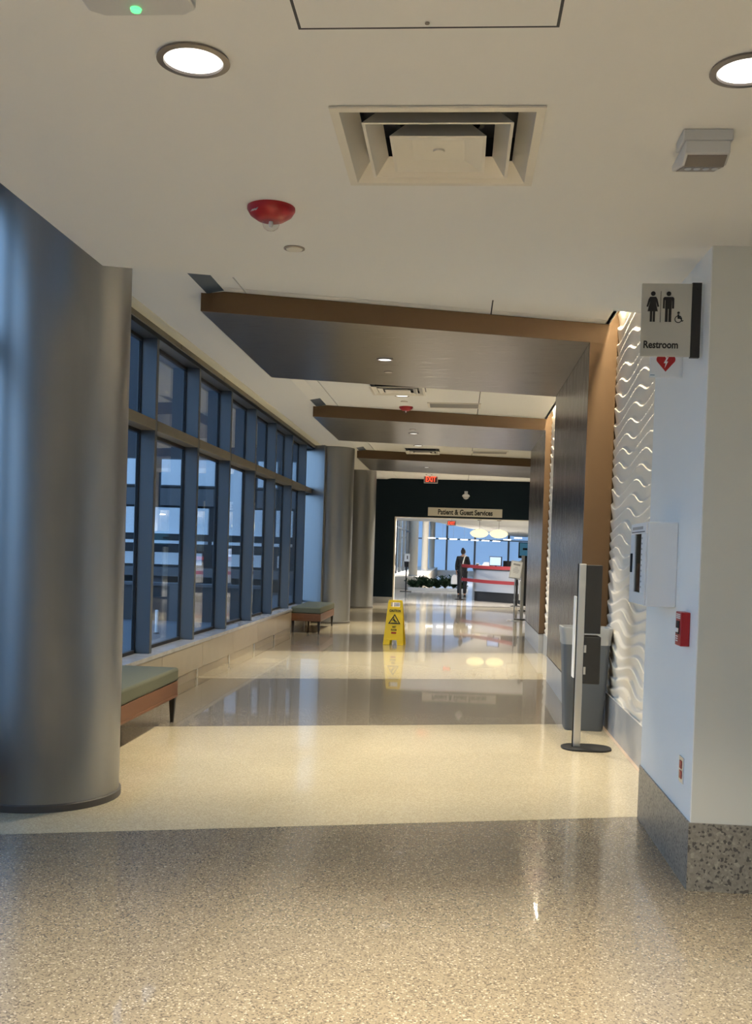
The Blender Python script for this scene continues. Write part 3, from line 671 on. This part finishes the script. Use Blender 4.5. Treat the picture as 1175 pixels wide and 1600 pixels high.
# sanitizer stand
e = empty('sanitizer_stand', (-1.80, 36.0, 0)); tag(e, 'white hand sanitizer dispenser on a thin black stand by the opening', 'dispenser')
MB().box(-.20, .20, -.15, .15, 0, .02).build('base', 'black_plastic', e, bevel=.004)
MB().tube([(0,0,.02), (0,0,1.05)], .022).build('pole', 'black_plastic', e)
MB().box(-.07, .07, -.06, .05, .86, 1.06).build('drip_tray', 'black_plastic', e, bevel=.01)
d = MB().box(-.09, .11, -.07, .05, 1.05, 1.33).build('dispenser', 'white_plastic', e, bevel=.02)
MB().box(-.11, -.09, -.07, .05, 1.06, 1.32).build('back_plate', 'black_plastic', e)
MB().box(.01, .045, -.073, -.07, 1.14, 1.26).build('window', 'black_plastic', d)
e = empty('wall_plate', (-1.70, YB+.13, 1.02)); tag(e, 'narrow black and white plate on the left side of the opening', 'wall plate')
MB().box(0, .008, -.05, .05, 0, .30).build('black_plate', 'black_plastic', e); MB().box(0, .008, -.05, .05, -.15, -.02).build('white_plate', 'white_plastic', e)
# pendants
for x, lab in ((.65, 'glowing oval pendant lamp, left of the two above the desk'), (1.27, 'glowing oval pendant lamp, right of the two above the desk')):
    e = empty('pendant_lamp', (x, 33.0, 2.055)); tag(e, lab, 'pendant lamp', 'oval pendant lamps over the desk')
    pr = [(.02,-.135),(.12,-.125),(.22,-.085),(.285,-.02),(.295,.015),(.26,.06),(.16,.11),(.04,.135)]
    MB().lathe(pr, n=36).build('shade', 'pendant_shade', e, True)
    MB().tube([(0,0,.13), (0,0,ZL-2.055-.02)], .006).build('cord', 'lamp_trim', e)
    MB().lathe([(.07, ZL-2.055-.03), (.07, ZL-2.055)], n=20).build('canopy', 'lamp_trim', e)
exit_sign(-.25, 33.5, 2.29, .30, .17, 'small red exit sign inside the lobby beside the pendants', ZL-2.29-.17)
# glowing white bars added in place of lights reflected in the lobby glass
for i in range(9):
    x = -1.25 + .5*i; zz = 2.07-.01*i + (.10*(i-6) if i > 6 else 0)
    e = MB().box(-.17, .17, -.02, .02, -.02, .02).build('glass_reflection_bar', 'reflection_white'); e.location = (x, 48, zz)
    tag(e, ('first','second','third','fourth','fifth','sixth','seventh','eighth','ninth')[i] + ' white bar from the left standing in for lights reflected in the lobby glass', 'light strip', 'row of white bars standing in for reflections')
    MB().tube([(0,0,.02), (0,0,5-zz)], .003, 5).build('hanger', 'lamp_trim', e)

# reception desk (angled front)
dx0, dy0, dx1, dy1 = .335, 30.8, 1.95, 29.45
u = Vector((dx1-dx0, dy1-dy0, 0)).normalized(); n_ = Vector((-u.y, u.x, 0)); ang = math.atan2(u.y, u.x); DL = 2.3
e = empty('reception_desk', (dx0, dy0, 0), ang); tag(e, 'curved silver reception desk with a dark base behind the red belts', 'desk')
def dpoly(off, L): 
    pts = [(L, off), (.35, off)]
    for k in range(1, 9): a = math.radians(90*k/8); pts.append((.35-(.35-off)*math.sin(a), .35-(.35-off)*math.cos(a)))
    return pts + [(off, .9), (L, .9)]
MB().prism(dpoly(.04, DL), 0, .29).build('kick_base', 'black_plastic', e, True)
MB().prism(dpoly(0, DL), .29, .93).build('front_panel', 'desk_metal', e, True)
MB().prism(dpoly(-.03, DL), .93, .97).build('counter_top', 'charcoal', e, True, bevel=.004)
MB().box(.85, DL, .55, .60, .97, 1.22).build('back_screen', 'black_plastic', e)
def on_desk(name, lx, ly, lab, cat, rz=0):
    p = Vector((dx0, dy0, .97)) + u*lx + n_*ly; o = empty(name, p, ang+rz); tag(o, lab, cat); return o
o = on_desk('computer_monitor', .75, .32, 'black framed monitor with a pale blue screen on the desk', 'monitor', .1)
MB().box(-.07, .07, -.06, .06, 0, .012).build('foot', 'black_plastic', o); MB().box(-.02, .02, .0, .03, .012, .14).build('neck', 'black_plastic', o)
f = MB().box(-.21, .21, -.02, .02, .09, .37).build('housing', 'black_plastic', o, bevel=.006); MB().box(-.19, .19, -.023, -.02, .11, .35).build('screen', 'screen_pale', f)
o = on_desk('printer', .40, .42, 'small white printer on the desk left of the monitor', 'printer')
MB().box(-.14, .14, -.12, .12, 0, .14).build('body', 'white_plastic', o, bevel=.015); MB().box(-.12, .12, -.10, .10, .14, .19).build('lid', 'white_plastic', o, bevel=.02); MB().box(-.10, .10, -.124, -.12, .05, .07).build('slot', 'black_plastic', o)
o = on_desk('tissue_box', .22, .25, 'beige box of papers at the left end of the desk', 'box')
MB().box(-.06, .04, -.08, .10, 0, .09).build('box', 'paper', o, bevel=.006); MB().box(-.04, .02, -.03, .05, .09, .10).build('flap', 'cloth_white', o)
o = on_desk('cup', .08, .30, 'dark cup at the corner of the desk', 'cup')
MB().lathe([(.035, 0), (.045, .13), (.041, .13), (.032, .01)], n=20).build('body', 'charcoal', o, True); MB().lathe([(.047, .13), (.047, .145)], n=20).build('lid', 'paper', o, True)

# belt barrier
def stanchion(x, y, lab):
    e = empty('stanchion_post', (x, y, 0)); tag(e, lab, 'barrier post', 'belt barrier posts')
    MB().lathe([(.175, 0), (.175, .012), (.12, .022), (.035, .03)], n=28).build('base', 'black_plastic', e, True)
    MB().tube([(0,0,.025), (0,0,1.03)], .034, 14).build('pole', 'black_plastic', e, True)
    MB().lathe([(.042, .98), (.042, 1.08), (.03, 1.09)], n=18).build('belt_head', 'black_plastic', e, True)
    MB().lathe([(.042, .58), (.042, .67)], n=18).build('lower_belt_head', 'black_plastic', e, True)
sA, sB = Vector((.10, 31.0, 0)), Vector((1.62, 28.1, 0))
stanchion(sA.x, sA.y, 'black barrier post beside the standing person'); stanchion(sB.x, sB.y, 'black barrier post at the right, behind the tilted notice')
for zc, lab in ((1.035, 'upper red belt stretched between the two barrier posts'), (.625, 'lower red belt stretched between the two barrier posts')):
    dv = (sB-sA).normalized(); a = sA+dv*.042; b = sB-dv*.042; nn = Vector((-dv.y, dv.x, 0))*.002; mb = MB(); N = 14; vs = []; fs = []
    for i in range(N+1):
        p = a.lerp(b, i/N); sag = .015*math.sin(math.pi*i/N)
        for q, z in ((nn, -.048), (nn, .048), (-nn, .048), (-nn, -.048)): vs.append((p.x+q.x, p.y+q.y, zc+z-sag))
    for i in range(N):
        for k in range(4): fs.append((i*4+k, i*4+(k+1)%4, i*4+4+(k+1)%4, i*4+4+k))
    fs += [(0,1,2,3), (N*4+3,N*4+2,N*4+1,N*4)]
    mb.add(vs, fs); tag(mb.build('barrier_belt', 'belt_red'), lab, 'belt', 'red barrier belts')

# notice on a pole, second dispenser stand, kiosk screen
e = empty('notice_stand', (1.225, 22.0, 0)); tag(e, 'tilted white notice on a thin metal pole near the desk', 'notice stand')
MB().lathe([(.15, 0), (.15, .008), (.02, .018)], n=28).build('base', 'silver', e, True)
MB().tube([(0,0,.015), (0,0,.92)], .012, 10).build('pole', 'silver', e, True)
MB().lathe([(.018, 0), (.018, .05)], (0,0,.42), 14).build('collar', 'silver', e, True)
f = MB().box(-.125, .125, -.012, .012, 0, .41).build('notice_frame', 'light_grey_plastic', e, bevel=.004); f.location = (-.01, 0, .90); f.rotation_euler = (math.radians(-24), math.radians(9), 0)
MB().box(-.105, .105, -.015, -.012, .02, .39).build('paper', 'white_plastic', f)
MB().box(-.075, .075, -.017, -.015, .305, .345).build('heading_bar', 'ink_grey', f)
for k in range(7): w_ = (.03, .035, .06, .07, .07, .06, .05)[k]; MB().box(-w_, w_, -.0165, -.015, .26-.022*k, .265-.022*k).build('print_line', 'ink_grey', f)
e = empty('dispenser_stand', (1.43, 22.5, 0)); tag(e, 'far silver dispenser stand behind the tilted notice', 'stand')
MB().prism(rrect(.36, .27, .12, 8), 0, .014).build('base', 'charcoal', e)
MB().box(-.05, .02, -.02, .02, .014, 1.40).build('pole', 'silver', e, bevel=.004)
MB().box(.02, .13, -.02, .16, .30, 1.36).build('holder', 'charcoal', e, bevel=.004)
for z0, z1 in ((.42, .85), (1.0, 1.30)): MB().box(-.075, -.05, -.015, .10, z0, z1).build('side_panel', 'white_plastic', e)
e = empty('information_kiosk', (1.75, 26.0, 0)); tag(e, 'kiosk with a blue screen at the right edge of the opening', 'kiosk')
MB().box(-.18, .5, -.2, .2, 0, .03).build('base', 'black_plastic', e); MB().box(.02, .30, -.06, .06, .03, 1.35).build('column', 'charcoal', e, bevel=.01)
f = MB().box(-.24, .46, -.04, .04, 1.33, 1.73).build('monitor', 'black_plastic', e, bevel=.006); g = MB().box(-.215, .435, -.045, -.04, 1.39, 1.71).build('screen', 'screen_blue', f)
fm = MB()
for q in (-.11, -.06, -.01): disc(fm, q, 1.56, .030, 14, -.047, -.045)
fm.build('logo', 'ink_black', g)

# ------------------------------------------------------------------ person
PX, PYY = .155, 33.0
per = empty('person', (PX, PYY, 0), math.radians(-12)); tag(per, 'person in black clothes seen from behind with a white shoulder strap and bag', 'person')
def skin_mesh(name, verts, edges_, radii, material, parent, root=0, sub=1):
    me = bpy.data.meshes.new(name); me.from_pydata(verts, edges_, []); me.materials.append(MATS[material])
    o = bpy.data.objects.new(name, me); COL.objects.link(o); o.parent = parent
    sm = o.modifiers.new('skin', 'SKIN'); sm.use_smooth_shade = True
    for i, r in enumerate(radii):
        rr = r if isinstance(r, tuple) else (r, r); me.skin_vertices[0].data[i].radius = rr
    me.skin_vertices[0].data[root].use_root = True
    s_ = o.modifiers.new('sub', 'SUBSURF'); s_.levels = sub; s_.render_levels = sub
    return o
K = 1.545/1.70
def sc(vs): return [(x*K, y*K, z*K) for x, y, z in vs]
# facing +Y (away); left hand (-x) holds the bag
V = [(0,0,.93),(0,0,1.10),(0,0,1.28),(0,.0,1.40),(0,.01,1.47),(0,.03,1.54),(0,.035,1.62),
     (-.17,0,1.385),(-.215,.01,1.13),(-.225,.05,.90),(-.225,.07,.83),
     (.17,0,1.385),(.215,.03,1.14),(.16,.22,1.05),(.13,.28,1.06),
     (-.09,0,.88),(-.10,.01,.50),(-.11,-.02,.10),(-.115,.08,.045),
     (.09,0,.88),(.10,.02,.50),(.10,-.01,.10),(.11,.09,.045)]
Ed = [(0,1),(1,2),(2,3),(3,4),(4,5),(5,6),(3,7),(7,8),(8,9),(9,10),(3,11),(11,12),(12,13),(13,14),(0,15),(15,16),(16,17),(17,18),(0,19),(19,20),(20,21),(21,22)]
Rr = [(.14,.10),(.125,.09),(.14,.10),(.10,.08),.05,(.068,.080),(.07,.085),.055,.042,.033,(.038,.018),.055,.042,.033,(.038,.018),.085,.058,.04,(.045,.03),.085,.058,.04,(.045,.03)]
# fingers, one chain each, rooted in the palm
def fingers(hi, base, dirv, side, curl):
    b = Vector(base); d = Vector(dirv).normalized(); s_ = Vector(side).normalized(); c = Vector(curl).normalized()
    for k, L in enumerate((.062, .075, .07, .055)):
        p0 = b + s_*(-.027+.018*k) + d*.03; p1 = p0 + d*L*.6 + c*.008; p2 = p1 + d*L*.35 + c*.025
        i = len(V); V.extend([tuple(p0), tuple(p1), tuple(p2)]); Ed.extend([(hi,i),(i,i+1),(i+1,i+2)]); Rr.extend([.0095,.009,.008])
    p0 = b - s_*.036 + d*.0; p1 = p0 - s_*.014 + d*.035 + c*.012; p2 = p1 + d*.028 + c*.012
    i = len(V); V.extend([tuple(p0), tuple(p1), tuple(p2)]); Ed.extend([(hi,i),(i,i+1),(i+1,i+2)]); Rr.extend([.011,.010,.009])
fingers(10, V[10], (0,.1,-1), (0,-1,0), (1,0,0)); fingers(14, V[14], (-.5,1,.1), (.8,.4,0), (0,.2,-1))
K_R = [(r[0]*K, r[1]*K) if isinstance(r, tuple) else r*K for r in Rr]
skin_mesh('body', sc(V), Ed, K_R, 'skin', per, 0, 2)
fx = MB()
for s_ in (-1, 1):
    fx.lathe([(.001,-.008),(.007,-.004),(.009,0),(.007,.004),(.001,.008)], (s_*.028*K, .118*K, 1.60*K), 10)
fx.build('eyes', 'white_plastic', per, True)
MB().add([(0,.118*K,1.60*K),(-.014*K,.118*K,1.565*K),(.014*K,.118*K,1.565*K),(0,.142*K,1.57*K)], [(0,1,3),(0,3,2),(1,2,3),(0,2,1)]).build('nose', 'skin', per, True)
MB().box(-.022*K, .022*K, .108*K, .118*K, 1.537*K, 1.545*K).build('mouth', 'ink_red', per)
for s_ in (-1, 1): MB().lathe([(.004,-.025),(.012,-.012),(.014,.005),(.010,.02),(.003,.027)], (s_*.074*K, .03*K, 1.585*K), 10).build('ear', 'skin', per, True)
def ell(mb, c, rx, ry, rz, n=20, m=12):
    vs = []; fs = []
    for i in range(m+1):
        t = math.pi*i/m
        for k in range(n): a = 2*math.pi*k/n; vs.append((c[0]+rx*math.sin(t)*math.cos(a), c[1]+ry*math.sin(t)*math.sin(a), c[2]-rz*math.cos(t)))
    for i in range(m):
        for k in range(n): fs.append((i*n+k, i*n+(k+1)%n, (i+1)*n+(k+1)%n, (i+1)*n+k))
    return mb.add(vs, fs)
hr = ell(ell(MB(), (0, .008*K, 1.605*K), .084*K, .094*K, .108*K), (0, -.050*K, 1.705*K), .042*K, .042*K, .038*K).build('hair', 'hair_dark', per, 'all')
cv = [(0,0,.72),(0,0,.95),(0,0,1.10),(0,0,1.28),(0,0,1.39),(-.17,0,1.385),(-.22,.01,1.13),(-.228,.05,.92),(.17,0,1.385),(.22,.03,1.14),(.165,.20,1.055),(0,0,1.44)]
skin_mesh('coat', sc(cv), [(0,1),(1,2),(2,3),(3,4),(4,5),(5,6),(6,7),(4,8),(8,9),(9,10),(4,11)], [(.20*K,.14*K),(.18*K,.13*K),(.16*K,.12*K),(.17*K,.125*K),(.12*K,.095*K),.072*K,.062*K,.052*K,.072*K,.062*K,.052*K,.062*K], 'cloth_black', per, 1, 2)
pv = [(0,0,.92),(-.09,0,.86),(-.10,.01,.50),(-.11,-.015,.10),(.09,0,.86),(.10,.02,.50),(.10,-.005,.10)]
skin_mesh('trousers', sc(pv), [(0,1),(1,2),(2,3),(0,4),(4,5),(5,6)], [.11*K,.105*K,.080*K,.066*K,.105*K,.080*K,.066*K], 'cloth_black', per, 0, 2)
for sx_, yy in ((-.113, .03), (.105, .04)):
    pol = [(sx_+.045*math.cos(a)*1.0, yy+.135*math.sin(a)) for a in [2*math.pi*k/16 for k in range(16)]]
    pol2 = [(sx_+(x-sx_)*.75, yy-.02+(y-yy)*.7) for x, y in pol]
    MB().prism([(x*K,y*K) for x, y in pol], 0, .08*K, [(x*K,y*K) for x, y in pol2]).build('shoe', 'black_plastic', per, True)
MB().tube(sc([(.12,.13,1.20),(.115,.08,1.40),(.105,-.01,1.475),(.085,-.105,1.42),(.055,-.145,1.28),(.03,-.155,1.14)]), .022*K, 8).build('shoulder_strap', 'cloth_white', per, True)
e = empty('shopping_bag', (PX-.215*K-.03, PYY+.10, .40)); tag(e, 'white bag hanging from the hand of the person in black', 'bag')
loft(MB(), [(rrect(.26,.10,.03), 0), (rrect(.28,.13,.04), .06), (rrect(.25,.10,.03), .22), (rrect(.16,.05,.02), .30)], True, True).build('body', 'cloth_white', e, True)
for yy in (-.03, .03): MB().tube([(-.05,yy,.29), (-.02,yy*.6,.345), (.02,yy*.6,.345), (.05,yy,.29)], .006, 6).build('handle', 'cloth_white', e, True)

# added lobby fill lamps in panels, kept out of view
for i, (x, y, z) in enumerate(((-.9,28.2,ZL),(.7,28.2,ZL),(2.6,28.2,ZL),(-.6,46.0,5.0),(5.0,36.0,ZL))):
    e = empty('lobby_fill_light', (x, y, z)); tag(e, ('left added fill light hidden behind the opening header','middle added fill light hidden behind the opening header','right added fill light hidden behind the opening header','added unseen atrium fill light beyond the planter','added unseen lobby fill light far right')[i], 'ceiling light', 'added unseen lobby fill lights')
    MB().box(-.3, .3, -.3, .3, -.012, 0).build('frame', 'vent_metal', e); MB().box(-.27, .27, -.27, .27, -.016, -.012).build('diffuser', 'lamp_disc', e)
    lamp_point('lamp', 'AREA', (0,0,-.04), LAMP_LOBBY*(8 if i == 3 else 2 if i == 4 else 1), (1,.93,.84), .6, .6, parent=e)

# ------------------------------------------------------------------ outside
struct(MB().box(-90, -2.9, -60, 120, -.4, -.14).build('ground', 'paving'))
b = empty('building', (-14, 34, -.14)); tag(b, 'dark building with pale panes painted as reflected sky seen through the corridor windows', 'building')
def BX(name, m, x0, x1, y0, y1, z0, z1): return MB().box(x0+14, x1+14, y0-34, y1-34, z0+.14, z1+.14).build(name, m, b)
BX('wall', 'facade_out', -40, -3.6, 34.6, 44, -.14, 14)
for x0, x1 in ((-13.5,-10.6), (-10.2,-8.35), (-8.1,-7.0), (-6.85,-6.2), (-6.05,-5.5), (-17,-13.8)):
    fr_ = BX('window', 'window_frame', x0-.05, x1+.05, 34.45, 34.6, 3.38, 4.33); BX_ = MB().box(x0+14, x1+14, .38, .45, 3.56, 4.43).build('pane', 'panel_out', fr_)  # pale matte panes, sky reflection put into the colour
    BX('spandrel', 'concrete_out', x0, x1, 34.3, 34.6, 2.72, 3.3)
    BX('balcony_panel', 'panel_out', x0, x1, 33.6, 33.75, 1.75, 2.62)
    BX('ledge', 'panel_out', x0, x1, 33.2, 33.7, 1.42, 1.52)
    BX('lower_panel', 'panel_out', x0+.1, x1-.15, 33.5, 33.6, .72, 1.12)
BX('tall_pane', 'panel_out', -7.95, -7.1, 34.2, 34.35, 2.0, 4.2)  # white pane with the reflected sky painted in
BX('awning', 'concrete_out', -20, -4, 32.8, 34.6, .35, .62)
for x in (-15, -12.3, -9.9, -7.6, -5.4): BX('pillar', 'concrete_out', x-.25, x+.25, 33.0, 33.5, -.14, .35)
BX('recess', 'dark_out', -20, -4, 34.4, 34.6, -.14, .35)
gw = empty('garden_wall', (-9.6, 20.2, -.14)); tag(gw, 'low dark concrete garden wall outside the windows', 'wall')
MB().box(-6.5, 5.7, 0, .3, 0, .70).build('body', 'garden_concrete', gw); MB().box(-6.55, 5.75, -.04, .34, .70, .76).build('coping', 'concrete_out', gw)
for k in range(9): MB().box(-6.3+1.45*k, -6.05+1.45*k, -.06, 0, 0, .70).build('pilaster', 'concrete_out', gw)
for x, y, lab in ((-5.12, 17.2, 'white path light post outside the second visible window pane'), (-5.75, 17.2, 'white path light post outside, close to the nearest column')):
    e = empty('path_light', (x, y, -.14)); tag(e, lab, 'path light', 'white path lights outside')
    MB().lathe([(.05, 0), (.05, .02), (.028, .025)], n=16).build('base', 'concrete_out', e, True)
    MB().lathe([(.028, .02), (.028, .40), (.02, .41)], n=16).build('post', 'panel_out', e, True)
